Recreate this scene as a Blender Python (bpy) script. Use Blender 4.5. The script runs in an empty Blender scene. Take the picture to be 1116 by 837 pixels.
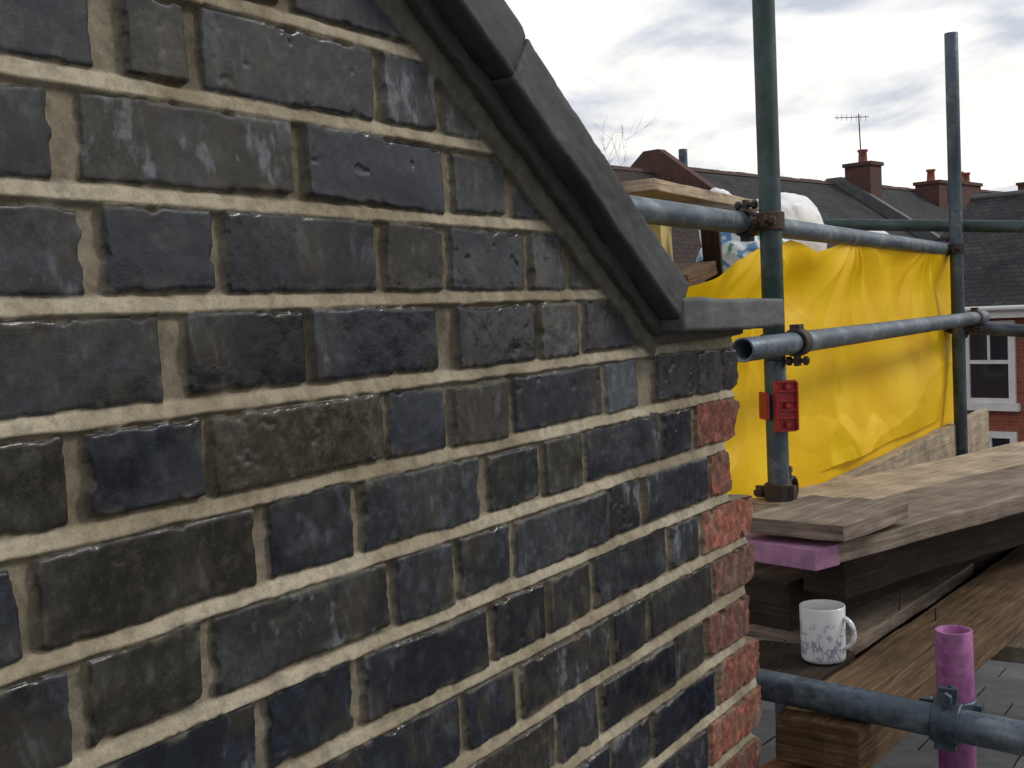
import bpy, bmesh, math, random
import numpy as np
from mathutils import Vector, Matrix
random.seed(7); rng=np.random.RandomState(11)
sc=bpy.context.scene
COL=sc.collection
sc.view_settings.view_transform='Standard'; sc.view_settings.look='None'; sc.view_settings.exposure=0

# ------------------------------------------------------------------ noise
TAB=rng.rand(16,256,256)
def vn(x,y,s=0):
    t=TAB[s%16]
    xi=np.floor(x).astype(int); yi=np.floor(y).astype(int)
    fx=x-xi; fy=y-yi
    fx=fx*fx*(3-2*fx); fy=fy*fy*(3-2*fy)
    a=t[xi&255,yi&255]; b=t[(xi+1)&255,yi&255]; c=t[xi&255,(yi+1)&255]; d=t[(xi+1)&255,(yi+1)&255]
    return (a*(1-fx)+b*fx)*(1-fy)+(c*(1-fx)+d*fx)*fy
def fbm(x,y,s=0,o=4,g=.5):
    r=0;a=.5;tot=0
    for i in range(o):
        r=r+a*vn(x*2**i+17.3*i,y*2**i+9.1*i,s+i); tot+=a; a*=g
    return r/tot*2-1
def ss(a,b,x):
    t=np.clip((x-a)/(b-a),0,1); return t*t*(3-2*t)

# ------------------------------------------------------------------ materials
class NT:
    def __init__(s,name):
        s.m=bpy.data.materials.new(name); s.m.use_nodes=True; s.t=s.m.node_tree; s.n=s.t.nodes
        s.b=s.n["Principled BSDF"]; s.out=s.n["Material Output"]
    def add(s,k,**kw):
        n=s.n.new(k)
        for a,v in kw.items(): setattr(n,a,v)
        return n
    def l(s,a,b): s.t.links.new(a,b)
    def noise(s,vec,scale,detail=4,rough=.6,dist=0):
        n=s.add("ShaderNodeTexNoise"); n.inputs["Scale"].default_value=scale; n.inputs["Detail"].default_value=min(detail,4)
        n.inputs["Roughness"].default_value=rough; n.inputs["Distortion"].default_value=dist
        if vec is not None: s.l(vec,n.inputs["Vector"])
        return n.outputs["Fac"]
    def map(s,vec,sc_=(1,1,1),rot=(0,0,0)):
        m=s.add("ShaderNodeMapping"); m.inputs["Scale"].default_value=sc_; m.inputs["Rotation"].default_value=rot
        s.l(vec,m.inputs["Vector"]); return m.outputs[0]
    def ramp(s,fac,stops):
        r=s.add("ShaderNodeValToRGB"); e=r.color_ramp.elements
        while len(e)<len(stops): e.new(.5)
        for i,(p,c) in enumerate(stops):
            e[i].position=p; e[i].color=(c[0],c[1],c[2],1) if not isinstance(c,(int,float)) else (c,c,c,1)
        s.l(fac,r.inputs[0]); return r.outputs[0]
    def mix(s,fac,a,b,mode='MIX'):
        m=s.add("ShaderNodeMix"); m.data_type='RGBA'; m.blend_type=mode
        for v,i in ((fac,0),(a,6),(b,7)):
            if hasattr(v,'links') or hasattr(v,'is_linked'): s.l(v,m.inputs[i])
            elif isinstance(v,(int,float)): m.inputs[i].default_value=v
            else: m.inputs[i].default_value=(v[0],v[1],v[2],1)
        return m.outputs[2]
    def bump(s,h,st=.5,dist=.01,prev=None):
        b=s.add("ShaderNodeBump"); b.inputs["Strength"].default_value=st; b.inputs["Distance"].default_value=dist
        s.l(h,b.inputs["Height"])
        if prev is not None: s.l(prev,b.inputs["Normal"])
        s.l(b.outputs[0],s.b.inputs["Normal"]); return b.outputs[0]
    def oc(s): return s.add("ShaderNodeTexCoord").outputs["Object"]
    def uv(s): return s.add("ShaderNodeTexCoord").outputs["UV"]

def rough_mat(name,c1,c2,scale=20,rough=.85,bump=.4,bd=.002,fine=200,stretch=(1,1,1),metal=0,c3=None):
    t=NT(name); o=t.map(t.oc(),stretch)
    n=t.noise(o,scale,5,.65)
    st=[(.3,c1),(.7,c2)] if c3 is None else [(.25,c1),(.5,c2),(.72,c3)]
    c=t.ramp(n,st)
    n2=t.noise(o,fine,3,.7)
    c=t.mix(.5,c,t.ramp(n2,[(.3,.45),(.7,1.0)]),'MULTIPLY')
    t.l(c,t.b.inputs["Base Color"]); t.b.inputs["Roughness"].default_value=rough; t.b.inputs["Metallic"].default_value=metal
    t.bump(n2,bump,bd)
    return t.m
def wood_mat(name,dark,mid,light,rough=.8,grain=1.0,wet=False):
    t=NT(name); o=t.uv()
    o1=t.map(o,(1.2,28,1)); n=t.noise(o1,3,5,.7,1.2)
    o2=t.map(o,(4,160,1)); n2=t.noise(o2,2,4,.7)
    n3=t.noise(o,9,5,.65)
    c=t.ramp(n,[(.28,dark),(.5,mid),(.72,light)])
    c=t.mix(.6*grain,c,t.ramp(n2,[(.35,.35),(.6,1.0)]),'MULTIPLY')
    c=t.mix(.7,c,t.ramp(n3,[(.35,.4),(.6,1.05)]),'MULTIPLY')
    t.l(c,t.b.inputs["Base Color"]); t.b.inputs["Roughness"].default_value=rough; t.b.inputs["Specular IOR Level"].default_value=.3
    t.bump(n2,.6,.0018)
    return t.m
def metal_mat(name,base,spot,rough=.45,metal=.55,sp=(.5,.68)):
    t=NT(name); o=t.oc()
    n=t.noise(o,9,5,.7); n2=t.noise(o,70,4,.7)
    n1=t.noise(t.map(o,(1,1,.25)),22,4,.6)
    c=t.mix(t.ramp(n,[(sp[0],0.),(sp[1],1.)]),base,spot)
    c=t.mix(.65,c,t.ramp(n2,[(.33,.4),(.62,1.15)]),'MULTIPLY')
    c=t.mix(.6,c,t.ramp(n1,[(.35,.40),(.6,1.15)]),'MULTIPLY')
    t.l(c,t.b.inputs["Base Color"]); t.b.inputs["Metallic"].default_value=metal
    t.l(t.ramp(n2,[(.3,rough-.12),(.7,rough+.25)]),t.b.inputs["Roughness"])
    return t.m

M={}
M['galv']=metal_mat("galvanised_steel",(.11,.145,.18),(.25,.28,.30))
M['galvdark']=metal_mat("dull_galvanised_steel",(.065,.09,.115),(.14,.165,.18))
M['green']=metal_mat("green_painted_steel",(.024,.060,.052),(.060,.080,.088),rough=.5,metal=.25,sp=(.45,.6))
M['coupler']=metal_mat("rusty_coupler_steel",(.045,.038,.035),(.12,.055,.03),rough=.6,metal=.4)
M['redplastic']=metal_mat("red_painted_steel",(.42,.028,.033),(.24,.025,.025),rough=.45,metal=0.1)
M['pink']=metal_mat("purple_painted_steel",(.28,.075,.23),(.40,.18,.33),rough=.5,metal=.1)
M['pinkwood']=rough_mat("pink_paint",(.26,.10,.22),(.46,.24,.37),18,.7,.4)
M['board']=wood_mat("weathered_scaffold_board",(.115,.086,.064),(.23,.18,.138),(.36,.30,.24))
M['board2']=wood_mat("pale_board",(.27,.205,.145),(.47,.37,.26),(.58,.49,.37))
M['darkwood']=wood_mat("old_dark_timber",(.012,.008,.006),(.032,.020,.014),(.070,.045,.030),.85)
M['brown']=wood_mat("brown_timber",(.045,.024,.012),(.125,.072,.034),(.22,.145,.08),.85)
M['orange']=wood_mat("orange_timber",(.08,.030,.013),(.26,.11,.045),(.40,.19,.09),.85)
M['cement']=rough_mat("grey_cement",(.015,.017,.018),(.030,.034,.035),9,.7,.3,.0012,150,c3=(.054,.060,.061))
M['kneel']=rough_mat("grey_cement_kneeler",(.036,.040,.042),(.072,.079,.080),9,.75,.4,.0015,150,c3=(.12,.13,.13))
M['cementdark']=rough_mat("dark_cement",(.026,.026,.024),(.052,.050,.045),14,.9,.5,.002,150)
M['slate']=rough_mat("roof_slate",(.05,.053,.058),(.10,.105,.11),3,.6,.3,.002,60)
M['white']=rough_mat("white_paint",(.62,.63,.64),(.78,.78,.77),3,.5,.1,.001,50)
M['pot']=rough_mat("terracotta",(.20,.05,.03),(.30,.10,.06),4,.8,.2)
M['dirt']=rough_mat("ground_soil",(.05,.05,.04),(.10,.10,.08),.3,.95,.2,.01,8)
M['nail']=rough_mat("rusty_nail",(.02,.015,.012),(.05,.03,.02),100,.7,.2)
M['ins']=rough_mat("insulation_board",(.42,.32,.10),(.60,.50,.22),30,.8,.3)
M['bark']=rough_mat("bark",(.07,.055,.045),(.12,.10,.085),20,.9,.3)
t=NT("window_glass"); t.b.inputs["Base Color"].default_value=(.02,.025,.03,1); t.b.inputs["Roughness"].default_value=.06; M['glass']=t.m

def brick_mat(name,a,b,mortar,sc_=1.0):
    t=NT(name); uv=t.uv()
    br=t.add("ShaderNodeTexBrick"); br.inputs["Color1"].default_value=(*a,1); br.inputs["Color2"].default_value=(*b,1); br.inputs["Mortar"].default_value=(*mortar,1)
    br.inputs["Scale"].default_value=sc_; br.inputs["Brick Width"].default_value=.225; br.inputs["Row Height"].default_value=.075; br.inputs["Mortar Size"].default_value=.005
    t.l(uv,br.inputs["Vector"])
    n=t.noise(t.oc(),2.5,5,.7)
    t.l(t.mix(.6,br.outputs[0],t.ramp(n,[(.3,.5),(.7,1.)]),'MULTIPLY'),t.b.inputs["Base Color"]); t.b.inputs["Roughness"].default_value=.9
    return t.m
M['redbrick']=brick_mat("red_brick",(.33,.085,.042),(.22,.055,.033),(.20,.16,.13))
M['chimbrick']=brick_mat("sooty_brick",(.11,.038,.027),(.06,.030,.024),(.065,.055,.048))
def slate_tex(name,a,b,gap):
    t=NT(name); uv=t.uv()
    br=t.add("ShaderNodeTexBrick"); br.inputs["Color1"].default_value=(*a,1); br.inputs["Color2"].default_value=(*b,1); br.inputs["Mortar"].default_value=(*gap,1)
    br.inputs["Scale"].default_value=1; br.inputs["Brick Width"].default_value=.25; br.inputs["Row Height"].default_value=.20; br.inputs["Mortar Size"].default_value=.014; br.inputs["Bias"].default_value=-.1
    t.l(uv,br.inputs["Vector"])
    n=t.noise(t.oc(),.9,5,.7)
    t.l(t.mix(.8,br.outputs[0],t.ramp(n,[(.35,.45),(.65,1.2)]),'MULTIPLY'),t.b.inputs["Base Color"]); t.b.inputs["Roughness"].default_value=.85; t.b.inputs["Specular IOR Level"].default_value=.25
    t.bump(br.outputs["Fac"],.6,-.02)
    return t.m
M['slatefar']=slate_tex("slate_roof_tiles",(.026,.027,.031),(.045,.043,.045),(.010,.010,.011))
M['tilefar']=slate_tex("brown_roof_tiles",(.055,.035,.028),(.04,.028,.024),(.015,.012,.010))

# ------------------------------------------------------------------ mesh helpers
def empty(name,loc=(0,0,0)):
    e=bpy.data.objects.new(name,None); e.location=loc; COL.objects.link(e); e.empty_display_size=.1; return e
def link(name,me,mat=None,parent=None,smooth=False):
    o=bpy.data.objects.new(name,me); COL.objects.link(o)
    if mat is not None:
        me.materials.clear(); me.materials.append(mat)
    if smooth:
        me.polygons.foreach_set("use_smooth",[True]*len(me.polygons))
    if parent: o.parent=parent; o.matrix_parent_inverse=Matrix.Translation(-Vector(parent.location))
    return o
def autouv(me,long_axis=None):
    uvl=me.uv_layers.new(name="UVMap"); ou=random.uniform(0,7); ov=random.uniform(0,3)
    for p in me.polygons:
        n=p.normal; ax=max(range(3),key=lambda i:abs(n[i])); oth=[i for i in range(3) if i!=ax]
        if long_axis is not None:
            if ax==long_axis: u,v=oth
            else: u=long_axis; v=[i for i in oth if i!=long_axis][0]
        else:
            u,v=(oth[0],oth[1])
        for li in p.loop_indices:
            co=me.vertices[me.loops[li].vertex_index].co
            uvl.data[li].uv=(co[u]+ou,co[v]+ov)
def box(name,size,center,mat,parent=None,bev=.002,rotz=0,rough=0,seg=None,long_axis=None,tilt=0):
    bm=bmesh.new(); bmesh.ops.create_cube(bm,size=1)
    bmesh.ops.scale(bm,vec=size,verts=bm.verts)
    if bev>0: bmesh.ops.bevel(bm,geom=bm.edges[:],offset=bev,segments=2,affect='EDGES',profile=.6)
    if seg:
        for ax in range(3):
            n=seg[ax]
            for i in range(1,n):
                co=[0,0,0]; no=[0,0,0]; co[ax]=-size[ax]/2+size[ax]*i/n; no[ax]=1
                bmesh.ops.bisect_plane(bm,geom=bm.verts[:]+bm.edges[:]+bm.faces[:],plane_co=co,plane_no=no)
    if rough>0:
        sd=random.random()*50
        vs=np.array([v.co[:] for v in bm.verts]); a=np.stack([vs[:,0]*9+sd,vs[:,1]*9+sd,vs[:,2]*30+sd],1)
        dx=fbm(a[:,1],a[:,2],1,3); dz=fbm(a[:,0]*2,a[:,1]*1.5,4,3); dy=fbm(a[:,0]*5,a[:,2]*2,7,3)
        for i,v in enumerate(bm.verts): v.co=v.co+Vector((dx[i],dy[i],dz[i]))*rough
    me=bpy.data.meshes.new(name); bm.to_mesh(me); bm.free()
    if long_axis is None: long_axis=max(range(3),key=lambda i:size[i])
    autouv(me,long_axis)
    o=link(name,me,mat,parent); o.location=center; o.rotation_euler=(tilt,0,rotz)
    return o
def tube(name,p0,p1,r,mat,parent=None,wall=.004,seg=32,smooth=True):
    p0=Vector(p0);p1=Vector(p1); d=(p1-p0); L=d.length
    bm=bmesh.new()
    prof=[(r-wall,.0),(r-.0006,0),(r,.0008)]+[(r,L*i/8) for i in range(1,8)]+[(r,L-.0008),(r-.0006,L),(r-wall,L)]
    rings=[]
    for rr,z in prof:
        rings.append([bm.verts.new((rr*math.cos(2*math.pi*k/seg),rr*math.sin(2*math.pi*k/seg),z)) for k in range(seg)])
    rings.append(rings[0])
    for a,b in zip(rings,rings[1:]):
        for k in range(seg): bm.faces.new((a[k],a[(k+1)%seg],b[(k+1)%seg],b[k]))
    bmesh.ops.recalc_face_normals(bm,faces=bm.faces)
    me=bpy.data.meshes.new(name); bm.to_mesh(me); bm.free()
    o=link(name,me,mat,parent,smooth)
    o.location=p0; o.rotation_mode='QUATERNION'; o.rotation_quaternion=d.to_track_quat('Z','Y')
    return o
def polys(name,faces,mat,parent=None,uvs=True):
    vs=[];fs=[];uv=[]
    for f in faces:
        i=len(vs); vs+= [tuple(v) for v in f]; fs.append(list(range(i,i+len(f))))
        a=Vector(f[0]); e=(Vector(f[1])-a).normalized(); n=(Vector(f[1])-a).cross(Vector(f[2])-a).normalized(); b=n.cross(e)
        for v in f: d=Vector(v)-a; uv.append((d.dot(e)+5,d.dot(b)))
    me=bpy.data.meshes.new(name); me.from_pydata(vs,[],fs)
    l=me.uv_layers.new(name="UVMap")
    for i,u in enumerate(uv): l.data[i].uv=u
    return link(name,me,mat,parent)
def coupler(name,p,a,b,off,mat,parent,r=.0245):
    p=Vector(p);a=Vector(a).normalized();b=Vector(b).normalized();off=Vector(off)
    bm=bmesh.new()
    def ring(c,ax,R1,R2,w):
        q=ax.to_track_quat('Z','Y').to_matrix().to_4x4(); T=Matrix.Translation(c)@q
        prof=[(R1,-w),(R2-.002,-w),(R2,-w+.002),(R2,w-.002),(R2-.002,w),(R1,w)]
        N=28; rs=[[bm.verts.new(T@Vector((rr*math.cos(6.28318*k/N),rr*math.sin(6.28318*k/N),z))) for k in range(N)] for rr,z in prof]
        rs.append(rs[0])
        for u,v in zip(rs,rs[1:]):
            for k in range(N): bm.faces.new((u[k],u[(k+1)%N],v[(k+1)%N],v[k]))
    ring(p,a,r,r+.006,.020); ring(p+off,b,r,r+.006,.020)
    def blk(c,sz,rot):
        g=bmesh.ops.create_cube(bm,size=1)['verts']
        bmesh.ops.scale(bm,vec=sz,verts=g); bmesh.ops.rotate(bm,matrix=rot,verts=g); bmesh.ops.translate(bm,vec=c,verts=g)
    o=off.normalized() if off.length>0 else Vector((1,0,0))
    q=o.to_track_quat('Z','Y').to_matrix()
    blk(p+off*.5,(.034,.034,.012),q)
    def cyl(c,ax,rr,h,sg=12):
        g=bmesh.ops.create_cone(bm,cap_ends=True,segments=sg,radius1=rr,radius2=rr,depth=h)['verts']
        bmesh.ops.rotate(bm,matrix=ax.to_track_quat('Z','Y').to_matrix(),verts=g); bmesh.ops.translate(bm,vec=c,verts=g)
    for c,ax in ((p,a),(p+off,b)):
        side=ax.cross(o).normalized()
        ear=c+side*(r+.013)
        blk(ear,(.028,.009,.026),Matrix((side,o,ax)).transposed())
        cyl(ear+side*.003,o,.005,.052,10)
        cyl(ear+side*.003-o*.019,o,.0100,.010,6); cyl(ear+side*.003+o*.019,o,.0100,.009,6)
        blk(c-side*(r+.008),(.014,.022,.030),Matrix((side,o,ax)).transposed())
    bmesh.ops.recalc_face_normals(bm,faces=bm.faces)
    me=bpy.data.meshes.new(name); bm.to_mesh(me); bm.free()
    return link(name,me,mat,parent)

# ================================================================== BRICK WALL (camera side faces +X)
P=.0755; Z0=.018
rows={
 3:[(.20,.315),(.328,.515),(.528,.615),(.628,.690),(.702,.893),(.908,1.0)],
 2:[(.20,.330),(.343,.509),(.533,.590),(.604,.801),(.814,.893),(.906,1.00),(1.012,1.1)],
 1:[(.24,.335),(.347,.475),(.492,.694),(.707,.898),(.916,1.007),(1.025,1.16)],
 0:[(.15,.30),(.313,.493),(.506,.604),(.616,.792),(.804,.890),(.905,1.040),(1.053,1.125),(1.137,1.30)],
 -1:[(.22,.31),(.322,.551),(.572,.697),(.703,.877),(.910,1.054),(1.064,1.148),(1.166,1.292),(1.305,1.40)],
 -2:[(.17,.275),(.287,.466),(.478,.582),(.590,.788),(.799,.885),(.895,.994),(1.008,1.202),(1.214,1.295),(1.345,1.470),(1.480,1.56),(1.572,1.70)],
 -3:[(.20,.30),(.312,.425),(.436,.631),(.644,.743),(.756,.937),(.953,1.048),(1.060,1.145),(1.158,1.350),(1.362,1.452),(1.468,1.75)],
 -4:[(.25,.455),(.468,.569),(.580,.785),(.796,.884),(.894,.985),(.997,1.198),(1.208,1.287),(1.300,1.50),(1.514,1.75)],
 -5:[(.30,.398),(.412,.618),(.630,.732),(.746,.934),(.948,1.046),(1.058,1.151),(1.164,1.361),(1.373,1.463),(1.478,1.75)],
}
def make_row(k):
    odd=k%2
    L=[];y=1.478 if odd else 1.512
    L.append((y+.0,1.75)); stretch=not odd
    y-=.012
    while y>-.9:
        w=.198 if stretch else .093
        w+=random.uniform(-.006,.006); L.append((y-w,y)); y-=w+.011; stretch=not stretch
    return L[::-1]
for k in list(range(-22,-5))+list(range(4,10)): rows[k]=make_row(k)
for k in range(-5,4):
    y=rows[k][0][0]-.012; s_=True
    while y>-.9:
        w=(.198 if s_ else .093)+random.uniform(-.006,.006); rows[k].insert(0,(y-w,y)); y-=w+.011; s_=not s_
ENDL={-1:1.625,-2:1.628,-3:1.622,-4:1.596,-5:1.664,-6:1.672,-7:1.646,-8:1.680,-9:1.676,-10:1.660,-11:1.688}
def endl(k): return ENDL.get(k,1.625 if k>-1 else (1.690 if k%2 else 1.668))
def rake(y): return np.where(y<1.335,.268-.665*(y-.879),-.034)

def axis(parts):
    a=[]
    for s,e,st in parts: a.append(np.arange(s,e,st))
    return np.concatenate(a)
uy=axis([(-.85,.36,.012),(.36,1.15,.0016),(1.15,1.60,.0021),(1.60,1.6601,.0015)])
uz=axis([(-1.70,-.78,.014),(-.78,.33,.0016),(.33,.72,.010)])
nb=26
retx=np.concatenate([np.array([.0015,.003,.005,.008,.012]),np.linspace(.02,.215,nb-5)])
Yg,Zg=np.meshgrid(uy,uz)
H_,W_=Yg.shape
kk=np.floor((Zg-Z0)/P).astype(int)
Lr=np.array([endl(i) for i in range(-30,12)]); Lmap=lambda k: Lr[np.clip(k+30,0,41)]
fz=(Zg-Z0)/P-kk
Lz=Lmap(kk); Lup=Lmap(kk+1); Ldn=Lmap(kk-1)
bedL=np.where(fz<.5,np.minimum(Lz,Ldn),np.minimum(Lz,Lup))-.016
wb=ss(.05,.18,np.minimum(fz,1-fz))
Lz=bedL*(1-wb)+Lz*wb
Lz=Lz+.012*fbm(Zg*26,Zg*0+3,5,3)+.005*fbm(Zg*110,Zg*0+3,7,2)
ys=np.where(Yg>1.40,1.40+(Yg-1.40)*(Lz-1.40)/(1.66-1.40),Yg)
yw=ys+.0026*fbm(ys*24,Zg*24,0,3)+.0008*fbm(ys*150,Zg*150,2,2)
zw=Zg+.0024*fbm(ys*18,Zg*30,3,3)+.0008*fbm(ys*160,Zg*160,6,2)+.0025*fbm(ys*3,Zg*.5,9,2)
k2=np.floor((zw-Z0)/P).astype(int)
d=np.full(Yg.shape,-.02); height=np.zeros(Yg.shape); col=np.zeros(Yg.shape+(3,)); red=np.zeros(Yg.shape); rid_=np.zeros(Yg.shape)
pal=[(.0065,.0085,.015),(.0075,.010,.018),(.005,.006,.010),(.012,.014,.018),(.0075,.009,.013),(.018,.016,.012),(.013,.013,.0125),(.0055,.008,.016),(.009,.012,.020),(.0075,.009,.015),(.018,.021,.026)]
special={(-2,2):(.032,.027,.015),(-1,4):(.038,.038,.037),(0,5):(.026,.030,.036),(2,4):(.026,.026,.025),(1,5):(.050,.048,.043),(0,7):(.045,.045,.040),(-3,5):(.024,.022,.015),(-4,1):(.017,.016,.011),
 (1,3):(.020,.023,.028),(-2,6):(.040,.047,.058),(-3,4):(.018,.021,.024),(-3,1):(.013,.0115,.0095)}
BH=.0064
for k in sorted(rows):
    sel=(k2==k)
    if not sel.any(): continue
    rr=np.where(sel)
    yy=yw[rr]; zz=zw[rr]-(Z0+k*P)
    dd=np.full(yy.shape,-.02); hh=np.zeros(yy.shape); cc=np.zeros(yy.shape+(3,)); re=np.zeros(yy.shape); ri=np.zeros(yy.shape)
    vis0=[i for i,b in enumerate(rows[k]) if b[1]>.40]
    f1=fbm(yy*60,zz*60+k*3.1,4,2); f2=fbm(yy*14,zz*22+k*5.3,8,3); f3=fbm(yy*110,zz*90+k*7.7,1,3); f4=fbm(yy*60,zz*75+k*2.3,11,3)
    for i,(a,b) in enumerate(rows[k]):
        jb=random.uniform(-.0014,.0014); jt=random.uniform(-.0024,.0012); sl=random.uniform(-.014,.014)
        cy=(a+b)/2
        m0=(yy>a-.02)&(yy<b+.02)
        if not m0.any(): continue
        y_=yy[m0]; z_=zz[m0]
        isred=(b>1.72)
        zb=BH+jb+sl*(y_-cy); zt=P-BH+jt+sl*(y_-cy)
        ero=(.0075 if isred else .0032)*np.clip(f1[m0]-.15,0,1)*2
        ex=np.minimum(y_-a,b-y_); ez=np.minimum(z_-zb,zt-z_)
        q=np.minimum(ex,ez); rc=.004
        q=np.where((ex<rc)&(ez<rc)&(ex>-.01)&(ez>-.01),rc-np.sqrt((rc-ex)**2+(rc-ez)**2),q)-ero
        off=random.uniform(-.0024,.0014); ti=random.uniform(-.016,.016); tz=random.uniform(-.03,.03)
        pw=random.choice([0,0,0,.3,.8])
        hb=off+ti*(y_-cy)+tz*(z_-P/2)+.0010*f2[m0]+.00022*f3[m0]*(1+pw)-.0014*pw*ss(.42,.70,f4[m0])
        if isred: hb=hb+.0018*f3[m0]; c=random.choice([(.155,.048,.033),(.115,.042,.034),(.20,.065,.040),(.10,.045,.037)])
        else:
            c=special.get((k,i-(vis0[0] if vis0 else 0)),random.choice(pal))
        f_=random.uniform(.75,1.25)
        sub=q>dd[m0]
        ii=np.where(m0)[0][sub]
        dd[ii]=q[sub]; hh[ii]=hb[sub]; cc[ii]=np.array(c)*f_; re[ii]=1 if isred else 0; ri[ii]=random.random()
    d[rr]=dd; height[rr]=hh; col[rr]=cc; red[rr]=re; rid_[rr]=ri
bm_=ss(.0,.0016,d)
rnd=np.clip((.0040-d)/.0040,0,1)
hb=height-.0024*rnd**2.0
zf=((Zg-Z0)/P+.5)%1-.5; zf=zf*P
bed=np.clip(1-np.abs(zf)/(BH*1.9),0,1)
hm_bed=-.0010-.36*zf+.0008*fbm(ys*7,Zg*120,2,3)+.0010*fbm(ys*30,Zg*35,7,3)+.00015*fbm(ys*200,Zg*200,10,2)
hm_v=-.0068+.0030*fbm(ys*50,Zg*50,5,4)+.0005*fbm(ys*220,Zg*220,3,2)
wbed=ss(.30,.62,bed+.12*fbm(ys*40,Zg*40,12,2))
hm=hm_v*(1-wbed)+hm_bed*wbed
h=hm*(1-bm_)+hb*bm_
cs=math.cos(math.radians(33.6))
dr=np.where(ys<1.335,(rake(ys)-Zg)*cs,(-.034-Zg))
dr=np.minimum(dr, np.where(ys>1.25,np.maximum((-.034-Zg),0)+np.maximum(0,(1.36-ys))*.7,9))
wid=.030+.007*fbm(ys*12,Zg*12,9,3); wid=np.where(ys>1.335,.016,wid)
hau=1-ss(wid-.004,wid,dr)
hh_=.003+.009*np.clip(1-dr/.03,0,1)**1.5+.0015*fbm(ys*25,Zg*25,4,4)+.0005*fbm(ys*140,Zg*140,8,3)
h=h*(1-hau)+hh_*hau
bm_f=bm_*(1-hau)
sm=ss(.15,.45,fbm(ys*30,Zg*42,13,3))*ss(.010,.0,d)
sm2=ss(.52,.70,fbm(ys*16+5,Zg*30,6,3))*.16
smear=np.clip(sm*.9+sm2+red*.6*ss(.05,.45,fbm(ys*40,Zg*40,2,3)),0,1)
mask=bm_f*(1-smear*.55)
wear=ss(.005,.001,d)*ss(-.05,.45,fbm(ys*35+9,Zg*35,9,3))
aD=fbm(ys*10,Zg*10,1,4)*.5+.5
aE=fbm(ys*22+rid_*9,Zg*19+rid_*5,5,5,.62)*.5+.5
aC=fbm(ys*62+rid_*3,Zg*30+ys*12,10,5,.68)*.5+.5
aF=fbm(ys*9+rid_*7,Zg*15+rid_*3,14,3)*.5+.5
pb=.40+.85*(rid_>.66)
bloom=ss(.52,.72,aC)*ss(.50,.66,aF)*pb
wash=ss(.52,.78,fbm(ys*13+rid_*11,Zg*22+rid_*6,7,4,.6)*.5+.5)*(rid_>.6)*.18
drag=ss(.63,.74,fbm(ys*200+Zg*40,Zg*26+ys*9,3,3,.65)*.5+.5)*ss(.50,.68,aE)
X=h.copy(); Yp=ys.copy()
edge=np.clip((Yg-1.652)/.008,0,1); X-=edge**2*.005
retn=len(retx)
Xr=np.zeros((H_,retn));Yr=np.zeros((H_,retn));Zr=np.repeat(Zg[:,-1:],retn,axis=1)
for j,rx in enumerate(retx):
    Xr[:,j]=X[:,-1]-rx
    Yr[:,j]=Yp[:,-1]+.0015*(1-math.exp(-rx/.004))+.003*fbm(Zg[:,-1]*40,np.full(H_,rx*30.),3,3)*min(1,rx/.01)
cat=lambda A,B: np.concatenate([A,B],1)
Xa=cat(X,Xr);Ya=cat(Yp,Yr);Za=cat(Zg,Zr)
rep=lambda A: cat(A,np.repeat(A[:,-1:],retn,1))
ca=rep(col)
ATT={"bmask":rep(mask),"bred":rep(red),"bhaunch":rep(hau),"bwear":rep(wear),"bbed":cat(wbed*(1-bm_),np.zeros((H_,retn))),
 "btone":rep(aD),"bpatch":rep(aE),"bbloom":rep(np.clip(bloom*.8+drag*.22+wash,0,1)),"bgloss":rep(aF)}
nV=Xa.size; Hh,Ww=Xa.shape
idx=np.arange(nV).reshape(Hh,Ww)
q=np.stack([idx[:-1,:-1],idx[:-1,1:],idx[1:,1:],idx[1:,:-1]],-1)
keep=(Za[:-1,:-1]<rake(Ya[:-1,:-1])+.03)
q=q[keep].reshape(-1,4)
used=np.zeros(nV,bool); used[q.ravel()]=True
remap=np.cumsum(used)-1; q=remap[q]
co=np.stack([Xa,Ya,Za],-1).reshape(-1,3)[used]
me=bpy.data.meshes.new("brick_wall")
me.vertices.add(len(co)); me.vertices.foreach_set("co",co.ravel())
me.loops.add(q.size); me.loops.foreach_set("vertex_index",q.ravel().astype(np.int32))
me.polygons.add(len(q)); me.polygons.foreach_set("loop_start",np.arange(0,q.size,4,dtype=np.int32)); me.polygons.foreach_set("loop_total",np.full(len(q),4,np.int32))
me.update(); me.validate()
at=me.attributes.new("bcol",'FLOAT_COLOR','POINT')
c4=np.ones((len(co),4)); c4[:,:3]=ca.reshape(-1,3)[used]; at.data.foreach_set("color",c4.ravel())
for nm,ar in ATT.items():
    at=me.attributes.new(nm,'FLOAT','POINT'); at.data.foreach_set("value",ar.reshape(-1)[used].astype(np.float32))
t=NT("stock_brick_and_mortar")
def attr(n,o="Fac"):
    a=t.add("ShaderNodeAttribute"); a.attribute_name=n; return a.outputs[o]
oc=t.oc()
bc=attr("bcol","Color"); bmk=attr("bmask"); redm=attr("bred"); hn=attr("bhaunch"); bb=attr("bbed"); we=attr("bwear")
tone=attr("btone"); pat=attr("bpatch"); blo=attr("bbloom"); glo=attr("bgloss")
nA=t.noise(oc,55,4,.74); nB=t.noise(oc,420,2,.7)
bcol=t.mix(.85,bc,t.ramp(nA,[(.32,.35),(.50,.85),(.70,2.4)]),'MULTIPLY')
bcol=t.mix(.5,bcol,t.ramp(nB,[(.34,.45),(.52,1.0),(.68,1.7)]),'MULTIPLY')
bcol=t.mix(t.ramp(pat,[(.56,0.),(.69,.6)]),bcol,t.mix(redm,(.032,.026,.017),(.085,.055,.042)))
bcol=t.mix(t.mix(1.0,we,(.5,.5,.5),'MULTIPLY'),bcol,t.mix(redm,(.060,.053,.038),(.20,.115,.08)))
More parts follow.
